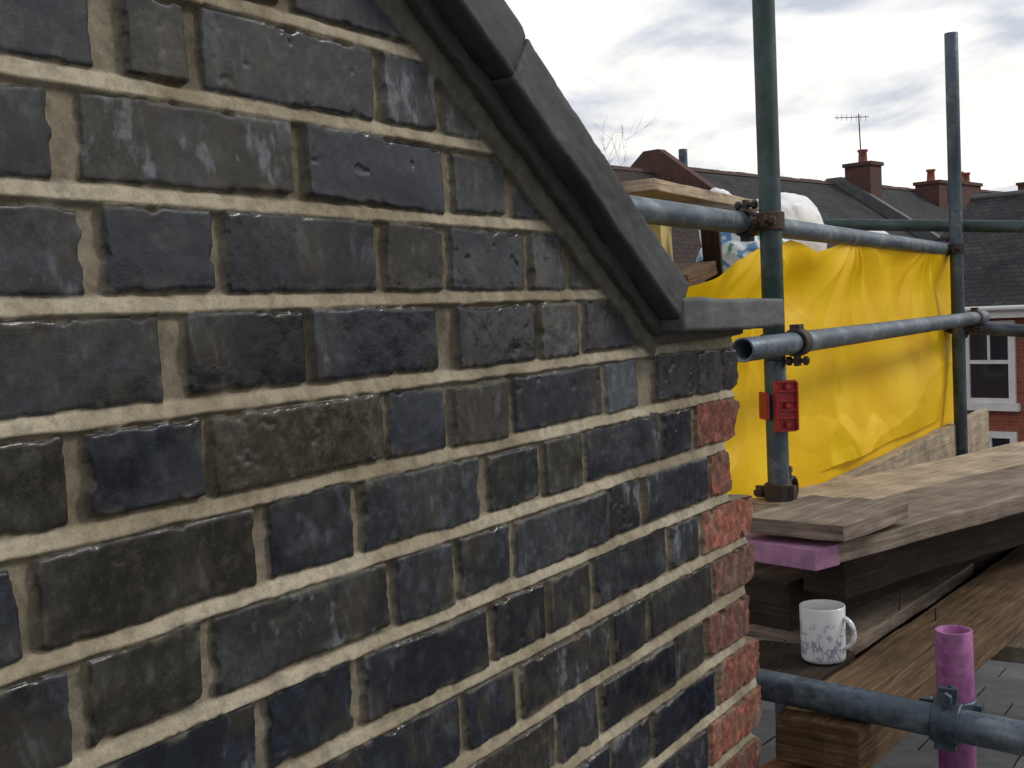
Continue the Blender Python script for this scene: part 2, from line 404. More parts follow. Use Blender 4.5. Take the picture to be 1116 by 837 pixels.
bcol=t.mix(t.mix(.65,blo,t.ramp(nA,[(.40,0.),(.56,1.)]),'MULTIPLY'),bcol,t.mix(redm,(.115,.128,.145),(.24,.18,.145)))
mcol=t.ramp(tone,[(.3,(.205,.172,.114)),(.5,(.285,.246,.174)),(.7,(.36,.318,.236))])
vcol=t.mix(1.0,mcol,(.52,.51,.50),'MULTIPLY')  # upright joints: recess shadow put into the mortar colour
mcol=t.mix(bb,vcol,mcol)
mcol=t.mix(.4,mcol,t.ramp(nB,[(.32,.60),(.66,1.15)]),'MULTIPLY')
mcol=t.mix(.75,mcol,t.ramp(nA,[(.34,.55),(.58,1.1)]),'MULTIPLY')
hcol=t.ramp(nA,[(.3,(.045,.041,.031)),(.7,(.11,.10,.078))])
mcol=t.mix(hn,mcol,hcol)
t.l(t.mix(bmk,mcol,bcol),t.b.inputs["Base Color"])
gl=t.ramp(glo,[(.40,.26),(.60,.62)])
gl=t.mix(.5,gl,t.ramp(nA,[(.35,.5),(.65,1.3)]),'MULTIPLY')
t.l(t.mix(bmk,(.9,.9,.9),t.mix(redm,gl,(.9,.9,.9))),t.b.inputs["Roughness"])
hB=t.mix(bmk,t.mix(.3,nB,(.5,.5,.5)),t.mix(.78,nB,(.5,.5,.5)))
b1=t.bump(hB,.5,.0008); t.bump(nA,.30,.0016,b1)
t.b.inputs["Specular IOR Level"].default_value=.40
wall=link("brick_wall",me,t.m,None,True)
core=[(-.85,.268-.665*(-.85-.879)-.02),(1.335,-.05),(1.56,-.05),(1.56,-7.4),(-.85,-7.4)]
fa=[(-.215,y,z) for y,z in core]; fb=[(-.012,y,z) for y,z in core]
faces=[fa[::-1]]+[[fa[i],fa[(i+1)%5],fb[(i+1)%5],fb[i]] for i in range(5)]
faces.append([(-.0125,-.85,-1.68),(-.0125,1.56,-1.68),(-.0125,1.56,-7.4),(-.0125,-.85,-7.4)][::-1])
polys("wall_core",faces,M['chimbrick'],wall)

# ================================================================== COPING
cop=empty("raking_parapet_coping")
def slab(name,y0,z0,y1,z1,th,x0,x1,mat,seed,nl=60,amp=1.0):
    L=math.hypot(y1-y0,z1-z0); dy=(y1-y0)/L; dz=(z1-z0)/L; ny,nz=-dz,dy
    if nz<0: ny,nz=-ny,-nz
    pts=[];b=.0035
    def seg(a,c,n): 
        for i in range(n): pts.append((a[0]+(c[0]-a[0])*i/n,a[1]+(c[1]-a[1])*i/n))
    seg((x0,0),(x1-b,0),12); seg((x1-b,0),(x1,b),2); seg((x1,b),(x1,th-b),14); seg((x1,th-b),(x1-b,th),2); seg((x1-b,th),(x0,th),14); seg((x0,th),(x0,0),4)
    n=len(pts); pa=np.array(pts); V=[];Fc=[]
    for i in range(nl+1):
        s_=L*i/nl
        e=np.full(n,s_*22+seed); g=pa[:,1]*40+pa[:,0]*25+seed
        w=(.0012*fbm(e,g,2,3)+.0006*fbm(e*5,g*4,5,2))*amp
        w2=.0012*fbm(e*.4,g*0+1,8,2)
        xx=pa[:,0]+np.where(pa[:,0]>x1-.02,w*1.3+w2,0); n2=pa[:,1]+w+w2
        se=np.full(n,s_)
        if i in (0,nl):
            cx=(x0+x1)/2; xx=cx+(xx-cx)*.985; n2=th/2+(n2-th/2)*.94; se=se+w*1.5
        for j in range(n): V.append((xx[j],y0+dy*se[j]+ny*n2[j],z0+dz*se[j]+nz*n2[j]))
    for i in range(nl):
        for j in range(n):
            a=i*n+j;b_=i*n+(j+1)%n; Fc.append((a,b_,b_+n,a+n))
    Fc.append(tuple(range(n))[::-1]); Fc.append(tuple(range(nl*n,nl*n+n)))
    m_=bpy.data.meshes.new(name); m_.from_pydata(V,[],Fc)
    bm=bmesh.new(); bm.from_mesh(m_); bmesh.ops.recalc_face_normals(bm,faces=bm.faces); bm.to_mesh(m_); bm.free()
    return link(name,m_,mat,cop,True)
def rk(y): return .268-.665*(y-.879)
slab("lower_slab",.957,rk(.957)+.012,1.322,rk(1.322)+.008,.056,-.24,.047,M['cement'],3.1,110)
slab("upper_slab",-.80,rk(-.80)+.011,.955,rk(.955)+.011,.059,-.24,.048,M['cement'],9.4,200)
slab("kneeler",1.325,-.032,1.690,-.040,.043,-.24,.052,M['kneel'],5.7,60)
slab("bedding_mortar",-.80,rk(-.80)-.012,1.325,rk(1.325)-.010,.030,-.22,.020,M['cementdark'],7.7,240,2.8)

# ================================================================== SCAFFOLDING
sca=empty("scaffolding")
tr=.02415
tube("standard_lower",(-.245,2.449,-1.9),(-.244,2.451,-.13),tr,M['galvdark'],sca)
tube("standard_upper",(-.244,2.451,-.129),(-.240,2.447,1.9),tr,M['green'],sca)
tube("standard_far",(-.297,4.605,-1.9),(-.286,4.535,.96),tr,M['galvdark'],sca)
tube("ledger_upper",(-.297,1.55,.182),(-.335,4.72,.166),tr,M['galv'],sca)
tube("ledger_lower",(-.19,2.125,-.092),(-.235,4.75,-.098),tr,M['galv'],sca)
tube("transom_far_upper",(-.95,4.66,.315),(1.1,4.60,.125),tr*.95,M['green'],sca)
tube("transom_far_lower",(-.55,4.66,-.11),(-.02,4.66,-.16),tr,M['galvdark'],sca)
tube("ledger_inner",(-1.25,2.0,-.03),(-1.25,5.2,-.03),tr,M['galvdark'],sca)
coupler("coupler_a",(-.243,2.451,.176),(0,0,1),(0,1,0),(-.055,0,0),M['coupler'],sca)
coupler("coupler_b",(-.244,2.451,-.092),(0,0,1),(0,1,0),(.052,0,0),M['coupler'],sca)
coupler("coupler_c",(-.291,4.56,.165),(0,0,1),(0,1,0),(-.05,0,0),M['coupler'],sca)
coupler("coupler_d",(-.293,4.575,-.098),(0,0,1),(0,1,0),(.06,0,0),M['coupler'],sca)
coupler("coupler_e",(-.293,4.58,-.135),(0,0,1),(1,0,0),(0,.08,0),M['coupler'],sca)
coupler("coupler_f",(-.245,2.449,-.425),(0,0,1),(1,0,0),(0,.05,0),M['coupler'],sca)
tube("transom_near_low",(-1.2,2.50,-.475),(-.19,2.50,-.475),tr,M['galvdark'],sca)
def redc():
    bm=bmesh.new()
    def blk(c,sz,bev=.0015):
        g=bmesh.ops.create_cube(bm,size=1)['verts']; bmesh.ops.scale(bm,vec=sz,verts=g); bmesh.ops.translate(bm,vec=c,verts=g)
    blk((.028,.010,0),(.008,.052,.114))
    blk((.036,.034,0),(.012,.005,.108)); blk((.036,-.014,0),(.012,.005,.108))
    for z in (-.054,-.026,-.008,.012,.034,.054): blk((.035,.010,z),(.010,.043,.004))
    blk((.012,.038,0),(.036,.008,.100)); blk((.004,-.0285,0),(.044,.007,.060))
    for z in (-.040,.002,.044):
        g=bmesh.ops.create_cone(bm,cap_ends=True,segments=12,radius1=.007,radius2=.006,depth=.016)['verts']
        bmesh.ops.rotate(bm,matrix=Matrix.Rotation(math.pi/2,3,'Y'),verts=g); bmesh.ops.translate(bm,vec=(.038,.010,z),verts=g)
    bmesh.ops.bevel(bm,geom=bm.edges[:],offset=.0014,segments=2,affect='EDGES')
    me=bpy.data.meshes.new("red_coupler"); bm.to_mesh(me); bm.free()
    o=link("red_coupler",me,M['redplastic'],sca); o.location=(-.245,2.449,-.230); o.rotation_euler=(0,.03,math.radians(-46))
redc()

near=empty("scaffold_tube")
tube("tube",(-.045,1.742,-.618),(1.35,1.742,-.708),.0245,M['galv'],near,seg=48)
coupler("clamp",(.262,1.742,-.637),(1,0,-.065),(0,0,1),(0,.056,0),M['galvdark'],near,r=.0252)
pk=empty("purple_pole_stub")
tube("pole",(.268,1.80,-1.6),(.262,1.800,-.512),.0275,M['pink'],pk,wall=.005,seg=48)

# ================================================================== BOARDS / TIMBER
def board(name,corner,ang,width,length,top,th,mat,rough=.002,bev=.003,seg=(4,24,1),tilt=0):
    a=-ang
    dirx=Vector((math.cos(a),math.sin(a),0)); diry=Vector((-math.sin(a),math.cos(a),0))
    c=Vector((corner[0],corner[1],0))-dirx*width/2+diry*length/2; c.z=top-th/2
    return box(name,(width,length,th),c,mat,None,bev,a,rough,seg,1,tilt)
A1=math.atan2(.235,.694)
sb=board("scaffold_board",(.0,1.955),A1,.225,2.6,-.440,.036,M['board'],.003)
n1=Vector((math.cos(-A1),math.sin(-A1),0)); n2=Vector((-math.sin(-A1),math.cos(-A1),0))
b_=box("pink_painted_end",(.226,.07,.0385),(0,0,0),M['pinkwood'],None,.002,0,.002,(4,2,1))
b_.parent=sb; b_.location=(0,-1.3+.032,0)
board("scaffold_board",tuple((Vector((0,1.955,0))-n1*.235+n2*.35)[:2]),A1,.225,2.6,-.444,.036,M['board2'],.003)
board("board_offcut",(.048,1.968),math.radians(9),.205,.275,-.397,.030,M['board'],.003,seg=(4,6,1))
board("timber_joist",tuple((Vector((-.060,2.03,0))+n2*.14)[:2]),A1,.10,2.6,-.479,.100,M['darkwood'],.006,seg=(2,24,4))
board("timber_joist",(-.13,2.18),A1*.8,.12,2.9,-.560,.14,M['darkwood'],.006,seg=(2,24,4))
board("toe_board",(-.305,2.30),0,.036,2.9,-.50,.225,M['board2'],.003,seg=(1,24,5))
board("toe_board",(-.268,2.62),0,.036,.9,-.60,.225,M['board'],.003,seg=(1,16,5))
board("brown_timber_beam",(.143,1.70),math.radians(5.3),.138,3.9,-.655,.075,M['brown'],.004,.004,(5,50,3))
board("dark_gap_filler",(-.004,1.90),math.radians(4),.19,.23,-.668,.03,M['darkwood'],.004,seg=(4,8,1))
board("grey_plank",(-.002,2.14),math.radians(5.3),.225,3.6,-.660,.03,M['board'],.004,seg=(4,40,1))
board("dark_gap_filler",(-.24,1.95),math.radians(4),.225,2.4,-.672,.03,M['darkwood'],.004,seg=(4,30,1))
board("dark_gap_filler",(.06,2.05),math.radians(5.3),.30,3.7,-.735,.03,M['darkwood'],.004,seg=(4,30,1))  # added dark plank, closes the gap below so it reads as shadow
board("orange_timber_block",(.10,1.665),math.radians(8),.125,.16,-.742,.06,M['orange'],.006,seg=(4,6,3))
board("grey_plank",(.40,2.72),0,.40,1.7,-.80,.036,M['board'],.003,seg=(4,20,1))
nl=empty("rusty_nails")
for (x,y,z,l) in [(-.085,1.985,-.668,.05),(-.105,1.975,-.668,.045),(.02,2.42,-.660,.05),(.05,2.95,-.655,.06),(.065,2.90,-.655,.05),(.11,2.35,-.655,.03)]:
    tube("nail",(x,y,z),(x+random.uniform(-.012,.012),y+random.uniform(-.01,.01),z+l),.0018,M['nail'],nl,wall=.0015,seg=8)

# ================================================================== MUG
mg=empty("coffee_mug",(-.026,2.060,-.6675))
t=NT("printed_mug_glaze"); oc=t.oc()
v=t.add("ShaderNodeTexVoronoi"); v.feature='DISTANCE_TO_EDGE'; v.inputs["Scale"].default_value=130; t.l(t.map(oc,(1,1,.6)),v.inputs["Vector"])
ln=t.ramp(v.outputs["Distance"],[(.04,1.),(.20,0.)])
sep=t.add("ShaderNodeSeparateXYZ"); t.l(oc,sep.inputs[0])
band=t.ramp(sep.outputs[2],[(.0,0.),(.012,.9),(.070,.9),(.080,0.)])
nz=t.noise(oc,45,3)
fac=t.mix(1,t.mix(1,ln,band,'MULTIPLY'),t.ramp(nz,[(.44,0.),(.54,.75)]),'MULTIPLY')
t.l(t.mix(fac,(.66,.67,.69),(.07,.11,.22)),t.b.inputs["Base Color"]); t.b.inputs["Roughness"].default_value=.15
def lathe(name,prof,mat,parent,seg=48):
    V=[];Fc=[]
    for (r,z) in prof:
        for k in range(seg):
            a=2*math.pi*k/seg; V.append((r*math.cos(a),r*math.sin(a),z))
    for i in range(len(prof)-1):
        for k in range(seg):
            a=i*seg+k;b=i*seg+(k+1)%seg; Fc.append((a,b,b+seg,a+seg))
    m_=bpy.data.meshes.new(name); m_.from_pydata(V,[],Fc)
    return link(name,m_,mat,None,True)
body=lathe("body",[(0,.002),(.030,.002),(.036,.0),(.0395,.004),(.0405,.010),(.041,.05),(.0415,.100),(.0410,.1025),(.0395,.1025),(.0385,.100),(.038,.05),(.037,.012),(.030,.008),(0,.008)],t.m,mg)
body.parent=mg
V=[];Fc=[];ns=12
for i in range(21):
    a=math.radians(-100+200*i/20); x,z=(.038+.022*math.cos(a),.055+.028*math.sin(a))
    for k in range(ns):
        b=2*math.pi*k/ns; o=.0042*math.cos(b)
        V.append((x+o*math.cos(a),.0060*math.sin(b),z+o*math.sin(a)))
for i in range(20):
    for k in range(ns): a=i*ns+k;b=i*ns+(k+1)%ns; Fc.append((a,b,b+ns,a+ns))
m_=bpy.data.meshes.new("handle"); m_.from_pydata(V,[],Fc); hd=link("handle",m_,t.m,None,True); hd.parent=mg
mg.rotation_euler=(0,0,math.radians(-5))

# ================================================================== YELLOW SHEET
t=NT("yellow_plastic_sheeting"); oc=t.oc()
n1_=t.noise(oc,5,4,.6); n2_=t.noise(oc,60,3,.7)
c=t.ramp(n1_,[(.3,(.90,.52,.002)),(.6,(.97,.62,.004)),(.8,(.98,.70,.015))])
c=t.mix(.2,c,t.ramp(n2_,[(.3,.7),(.6,1.)]),'MULTIPLY')
t.l(c,t.b.inputs["Base Color"]); t.b.inputs["Roughness"].default_value=.52; t.b.inputs["Specular IOR Level"].default_value=.35
t.bump(n2_,.15,.002)
tl=t.add("ShaderNodeBsdfTranslucent"); t.l(c,tl.inputs[0])
mx=t.add("ShaderNodeMixShader"); mx.inputs[0].default_value=.28
t.l(t.b.outputs[0],mx.inputs[1]); t.l(tl.outputs[0],mx.inputs[2]); t.l(mx.outputs[0],t.out.inputs[0])
NU,NW=460,200
u=np.linspace(0,1,NU);w=np.linspace(0,1,NW); Ug,Wg=np.meshgrid(u,w)
ytop=2.18+(4.66-2.18)*u
ztop=np.interp(ytop,[2.18,2.30,2.45,2.60,2.80,3.0,3.3,3.6,4.2,4.66],[.015,.050,.095,.130,.150,.125,.165,.185,.175,.160])
ztop=ztop+.006*fbm(ytop*7,ytop*0,3,3)
zbot=-.56+.01*fbm(ytop*6,ytop*0+4,3,3)
Yg2=2.18+Ug*2.48+Wg*Ug*.22
Zg2=ztop[None,:]*(1-Wg)+zbot[None,:]*Wg
xs=-.318-.030*ss(0,.25,Wg)-.012*np.sin(Wg*3)
wr=.034*fbm(Yg2*1.3+Zg2*1.2,Zg2*1.8-Yg2*.4,2,2)
def facets(n,amp,sl,seed):
    r=np.random.RandomState(seed); py=r.uniform(2.0,5.1,n); pz=r.uniform(-.7,.3,n); ay=r.uniform(-sl,sl,n); az=r.uniform(-sl,sl,n); hh=r.uniform(-amp,amp,n)
    wy=Yg2+.035*fbm(Yg2*5,Zg2*5,3,2); wz=Zg2+.035*fbm(Yg2*5+9,Zg2*5,6,2)
    vals=np.stack([hh[i]+ay[i]*(wy-py[i])+az[i]*(wz-pz[i])-1.0*sl*np.hypot(wy-py[i],(wz-pz[i])*1.2) for i in range(n)])
    return vals.max(0)
f1_=facets(30,.02,.20,4); f2_=facets(110,.010,.24,9)
wr+=-(f1_-f1_.mean())*.6+(f2_-f2_.mean())*.55
for (fy,am) in ((2.62,.020),(3.35,.018),(4.25,.018)):
    dz_=ztop[None,:]+.02-Zg2
    ang=np.arctan2(Yg2-fy,dz_); rr=np.hypot(Yg2-fy,dz_)
    wr+=am*(1-2*np.abs(((ang*1.7+fy)%1)-.5)*2)*np.exp(-rr/.25)*ss(0,.06,rr)
wr-=.055*np.exp(-((Yg2-2.90)/.17)**2-((Zg2-.02)/.09)**2)
wr+=.03*np.exp(-((Yg2-4.2)/.35)**2-((Zg2+.35)/.15)**2)
xs=xs+wr*ss(-.02,.12,Wg)
lim=np.where(Zg2<-.47,-.345,-.262); ov=np.maximum(xs-lim,0); xs=np.minimum(xs,lim)-ov*.35
und=np.minimum(xs+.40,0); xs=xs-und+np.tanh(und/.035)*.035     # never pushed back into the platform behind
xs-=ss(2.34,2.18,Yg2)*.14
V=np.stack([xs,Yg2,Zg2],-1).reshape(-1,3)
idx=np.arange(NU*NW).reshape(NW,NU); q=np.stack([idx[:-1,:-1],idx[:-1,1:],idx[1:,1:],idx[1:,:-1]],-1).reshape(-1,4)
m_=bpy.data.meshes.new("yellow_plastic_sheet"); m_.from_pydata(V.tolist(),[],q.tolist()); link("yellow_plastic_sheet",m_,t.m,None,True)

# ================================================================== SACKS & DEBRIS ON UPPER PLATFORM
def sack(name,c,sz,mat,seed,rot=0,k=1.):
    bm=bmesh.new(); bmesh.ops.create_icosphere(bm,subdivisions=6,radius=1)
    vs=np.array([v.co[:] for v in bm.verts])
    r=1+.14*fbm(vs[:,0]*1.3+seed,vs[:,1]*1.3+vs[:,2]*1.1,2,2)
    cre=1-np.abs(fbm(vs[:,0]*2+seed,vs[:,2]*2+vs[:,1]*1.5,5,2))*2
    cre2=1-np.abs(fbm(vs[:,1]*4+seed,vs[:,2]*4+vs[:,0]*2,8,2))*2
    r+=(.05*(cre-.5)+.025*(cre2-.5))*k
    p=np.sign(vs)*np.abs(vs)**.85*r[:,None]
    for v,pp in zip(bm.verts,p): v.co=Vector((pp[0]*sz[0],pp[1]*sz[1],pp[2]*sz[2]))
    m_=bpy.data.meshes.new(name); bm.to_mesh(m_); bm.free()
    o=link(name,m_,mat,None,True); o.location=c; o.rotation_euler=(0,0,rot); return o
t=NT("white_plastic_sack"); n=t.noise(t.oc(),30,4); t.l(t.ramp(n,[(.3,(.66,.67,.69)),(.7,(.80,.80,.80))]),t.b.inputs["Base Color"]); t.b.inputs["Roughness"].default_value=.45; t.bump(n,.3,.003); M['sack']=t.m
t=NT("printed_sack"); oc=t.oc(); n=t.noise(oc,11,3,.5,.2)
t.l(t.ramp(n,[(.40,(.55,.60,.66)),(.42,(.10,.24,.48)),(.50,(.12,.28,.50)),(.52,(.60,.64,.68)),(.60,(.60,.64,.68)),(.62,(.05,.26,.14))]),t.b.inputs["Base Color"]); t.b.inputs["Roughness"].default_value=.35; M['sackp']=t.m
sack("rubble_sack",(-.76,3.98,.215),(.13,.24,.175),M['sack'],3.3,0,.8)
sack("rubble_sack",(-.86,3.66,.27),(.07,.09,.125),M['sack'],23.3,0,.6)
sack("rubble_sack",(-.66,3.38,.130),(.13,.20,.115),M['sackp'],8.1)
for i in range(4):
    board("platform_board",(-.48-.235*i,2.35),0,.225,2.6,.030+.001*i,.036,M['board'],.002,seg=(3,10,1))
board("timber_offcut",(-.62,2.66),math.radians(-4),.10,.95,.325,.03,M['board2'],.002,seg=(2,10,1))
box("insulation_offcut",(.05,.22,.14),(-.74,2.92,.175),M['ins'],None,.004,.3,.003,(2,6,4))
box("timber_offcut",(.05,.05,.24),(-.64,3.06,.15),M['darkwood'],None,.003,.3,.003,(2,2,4),tilt=.5)
box("timber_offcut",(.05,.42,.04),(-.62,2.90,.085),M['brown'],None,.003,.2,.003,(2,6,2),tilt=.12)
box("timber_offcut",(.08,.55,.05),(-.80,2.80,.08),M['darkwood'],None,.003,-.2,.003,(2,6,2),tilt=-.1)
box("insulation_offcut",(.20,.30,.05),(-.85,2.75,.26),M['ins'],None,.004,.7,.003,(3,6,2),tilt=.3)

# ================================================================== NEAR SLATE ROOF BELOW
def slates():
    V=[];Fc=[]
    def zroof(y): return -1.02-.12*(y-1)
    w=.25;e=.20
    r=0;y=6.6
    while y>.4:
        x=-.9+(w/2 if r%2 else 0)
        while x<4.5:
            a=random.uniform(-.004,.004); g=.003
            zt=.012+random.uniform(0,.004)
            y0=y;y1=y-.36
            i=len(V)
            for (xx,yy,up) in ((x+g,y0,zt),(x+w-g,y0+a,zt),(x+w-g,y1,.0),(x+g,y1,.0)):
                V.append((xx,yy,zroof(yy)+up+.006)); 
            for (xx,yy,up) in ((x+g,y0,zt),(x+w-g,y0+a,zt),(x+w-g,y1,.0),(x+g,y1,.0)):
                V.append((xx,yy,zroof(yy)+up))
            Fc+=[(i,i+1,i+2,i+3),(i+4,i+7,i+6,i+5),(i,i+4,i+5,i+1),(i+1,i+5,i+6,i+2),(i+3,i+2,i+6,i+7),(i,i+3,i+7,i+4)]
            x+=w
        y-=e;r+=1
    m_=bpy.data.meshes.new("slate_roof"); m_.from_pydata(V,[],Fc)
    t=NT("grey_slates"); g=t.add("ShaderNodeNewGeometry"); n=t.noise(t.oc(),14,5,.7)
    c=t.ramp(g.outputs["Random Per Island"],[(0,(.05,.055,.062)),(.5,(.08,.085,.09)),(1,(.12,.125,.125))])
    t.l(t.mix(.8,c,t.ramp(n,[(.3,.35),(.7,1.2)]),'MULTIPLY'),t.b.inputs["Base Color"]); t.b.inputs["Roughness"].default_value=.6
    t.bump(n,.4,.004)
    o=link("slate_roof",m_,t.m)
    polys("roof_deck",[[(-.9,.4,-.985),(4.5,.4,-.985),(4.5,6.6,-1.73),(-.9,6.6,-1.73)],[(-.9,6.6,-1.73),(4.5,6.6,-1.73),(4.5,6.6,-7.4),(-.9,6.6,-7.4)],[(4.5,.4,-.985),(4.5,.4,-7.4),(4.5,6.6,-7.4),(4.5,6.6,-1.73)]],M['cementdark'],o)
slates()

# ================================================================== TERRACE IN THE BACKGROUND
ter=empty("terraced_houses",(-13.3,26.7,-7.5))
D=Vector((.193,.981,0)).normalized(); N_=Vector((D.y,-D.x,0))
O=Vector((-13.3,26.7,0))
def T(t_,n_,z): return tuple(O+D*t_+N_*n_+Vector((0,0,z)))
rid=3.80;eav=.5;hd_=4.6
segs=[(-22,1.8,rid-.15,'tilefar'),(1.8,11.8,rid,'slatefar'),(11.8,22,rid+.05,'slatefar'),(22,46,rid+.3,'slatefar')]
for (a,b,rz,mn) in segs:
    polys("roof",[[T(a,hd_+.25,eav-.1),T(b,hd_+.25,eav-.1),T(b,0,rz),T(a,0,rz)],[T(b,-hd_,eav),T(a,-hd_,eav),T(a,0,rz),T(b,0,rz)]],M[mn],ter)
    polys("walls",[[T(a,hd_,-7.5),T(b,hd_,-7.5),T(b,hd_,eav),T(a,hd_,eav)],[T(a,-hd_,-7.5),T(a,hd_,-7.5),T(a,hd_,eav),T(a,0,rz-.03),T(a,-hd_,eav)],[T(b,hd_,-7.5),T(b,-hd_,-7.5),T(b,-hd_,eav),T(b,0,rz-.03),T(b,hd_,eav)]],M['redbrick'],ter)
    n_=int((b-a)/.45); fr=[]
    for i in range(n_):
        tt=a+(b-a)*i/n_; dz_=random.uniform(-.012,.012)
        fr+=[[T(tt,.12,rz-.05),T(tt+.43,.12,rz-.05),T(tt+.43,0,rz+.07+dz_),T(tt,0,rz+.07+dz_)],[T(tt+.43,-.12,rz-.05),T(tt,-.12,rz-.05),T(tt,0,rz+.07+dz_),T(tt+.43,0,rz+.07+dz_)]]
    polys("ridge_tiles",fr,M['chimbrick'],ter)
def obox(name,t0,t1,n0,n1,z0,z1,mat,par=None):
    c=[(t0,n0),(t1,n0),(t1,n1),(t0,n1)]
    lo=[T(a,b,z0) for a,b in c]; hi=[T(a,b,z1) for a,b in c]
    return polys(name,[hi,lo[::-1]]+[[lo[i],lo[(i+1)%4],hi[(i+1)%4],hi[i]] for i in range(4)],mat,par or ter)
def slopez(n): return rid-(rid-eav)*abs(n)/hd_
for tt in (1.7,11.7,21.9):
    w_=.3
    pr_=[(hd_+.3,eav+.05),(hd_+.3,eav+.30),(.25,rid+(.42 if tt<5 else .2)),(-.25,rid+(.42 if tt<5 else .2)),(-hd_,eav+.35),(-hd_,eav)]
    a=[T(tt,n,z) for n,z in pr_]; b=[T(tt+w_,n,z) for n,z in pr_]
    polys("party_wall",[a,b[::-1]]+[[a[i],b[i],b[(i+1)%6],a[(i+1)%6]] for i in range(6)],M['chimbrick'] if tt<5 else M['slate'],ter)
def chimney(t0,t1,n0,n1,top,pots):
    zb=slopez(max(abs(n0),abs(n1)))-.3
    obox("chimney_stack",t0,t1,n0,n1,zb,top,M['chimbrick'])
    obox("chimney_cap",t0-.06,t1+.06,n0-.06,n1+.06,top+.002,top+.12,M['chimbrick'])
    for i in range(pots):
        p=T(t0+(t1-t0)*(i+.5)/pots,(n0+n1)/2,top+.12)
        lathe_=lathe("chimney_pot",[(.17,0),(.15,.05),(.13,.35),(.17,.38),(.17,.44),(.11,.44),(.11,.1)],M['pot'],ter,16)
        lathe_.location=p; lathe_.parent=ter; lathe_.matrix_parent_inverse=Matrix.Translation(-Vector(ter.location))
chimney(11.9,12.7,.3,1.2,4.30,1)
chimney(14.9,15.7,-1.2,-.6,4.15,2)
chimney(17.6,18.3,.1,1.0,4.0,1)
chimney(19.6,21.4,.1,1.0,4.05,3)
chimney(29,30.4,-.4,.6,4.6,3)
chimney(-6,-4.8,-.4,.6,4.2,3)
tube("flue",T(2.9,.2,3.1),T(2.9,.2,4.30),.12,M['galvdark'],ter,seg=16)
for tt in (8.6,): 
    a=slopez(2.9)+.06;b=slopez(2.2)+.06
    polys("rooflight",[[T(tt,2.9,a),T(tt+1.3,2.9,a),T(tt+1.3,2.2,b),T(tt,2.2,b)]],M['white'],ter)
for i in range(9):
    t0=-18+i*7
    for z0 in (-2.6,-5.9):
        obox("window_frame",t0,t0+1.4,hd_+.01,hd_+.08,z0,z0+1.8,M['white'])
        obox("window_pane",t0+.1,t0+1.3,hd_+.081,hd_+.09,z0+.1,z0+1.7,M['glass'])
ae=empty("tv_aerial",T(12.2,.9,4.0))
tube("mast",T(12.1,.8,4.2),T(12.0,.8,6.0),.022,M['galvdark'],ae,wall=.01,seg=8)
tube("boom",T(11.1,.4,5.85),T(12.4,.95,5.92),.014,M['galvdark'],ae,wall=.008,seg=6)
for i in range(7):
    tt=11.2+i*.18
    tube("element",T(tt,.45+i*.075,5.76),T(tt,.45+i*.075,5.97),.008,M['galvdark'],ae,wall=.004,seg=5)

# ================================================================== HOUSE AT RIGHT
ho=empty("brick_house",(-4.52,25.85,-7.5))
ea=math.radians(12); E=Vector((math.cos(ea),-math.sin(ea),0)); B=Vector((math.sin(ea),math.cos(ea),0)); OH=Vector((-4.52,25.85,0))
def Q(s_,b_,z): return tuple(OH+E*s_+B*b_+Vector((0,0,z)))
def hbox(name,s0,s1,b0,b1,z0,z1,mat):
    c=[(s0,b0),(s1,b0),(s1,b1),(s0,b1)]
    lo=[Q(a,b,z0) for a,b in c]; hi=[Q(a,b,z1) for a,b in c]
    return polys(name,[hi,lo[::-1]]+[[lo[i],lo[(i+1)%4],hi[(i+1)%4],hi[i]] for i in range(4)],mat,ho)
s0,s1=-1.6,14
polys("walls",[[Q(s0,0,-7.5),Q(s1,0,-7.5),Q(s1,0,-.45),Q(s0,0,-.45)],[Q(s1,0,-7.5),Q(s1,9,-7.5),Q(s1,9,-.4),Q(s1,4.4,2.35),Q(s1,0,-.4)],[Q(s0,9,-7.5),Q(s0,0,-7.5),Q(s0,0,-.4),Q(s0,4.4,2.35),Q(s0,9,-.4)],[Q(s1,9,-7.5),Q(s0,9,-7.5),Q(s0,9,-.4),Q(s1,9,-.4)]],M['redbrick'],ho)
polys("roof",[[Q(s0-.1,-.35,-.30),Q(s1+.1,-.35,-.30),Q(s1+.1,4.4,2.30),Q(s0-.1,4.4,2.30)],[Q(s1+.1,9.2,-.42),Q(s0-.1,9.2,-.42),Q(s0-.1,4.4,2.30),Q(s1+.1,4.4,2.30)]],M['slatefar'],ho)
hbox("fascia",s0-.05,s1+.05,-.33,-.27,-.56,-.32,M['white']); hbox("soffit",s0-.05,s1+.05,-.268,-.002,-.56,-.54,M['white'])
tube("gutter",Q(s0-.1,-.40,-.36),Q(s1+.1,-.40,-.36),.055,M['white'],ho,seg=12)
tube("ridge",Q(s0-.1,4.4,2.32),Q(s1+.1,4.4,2.32),.09,M['slate'],ho,seg=10)
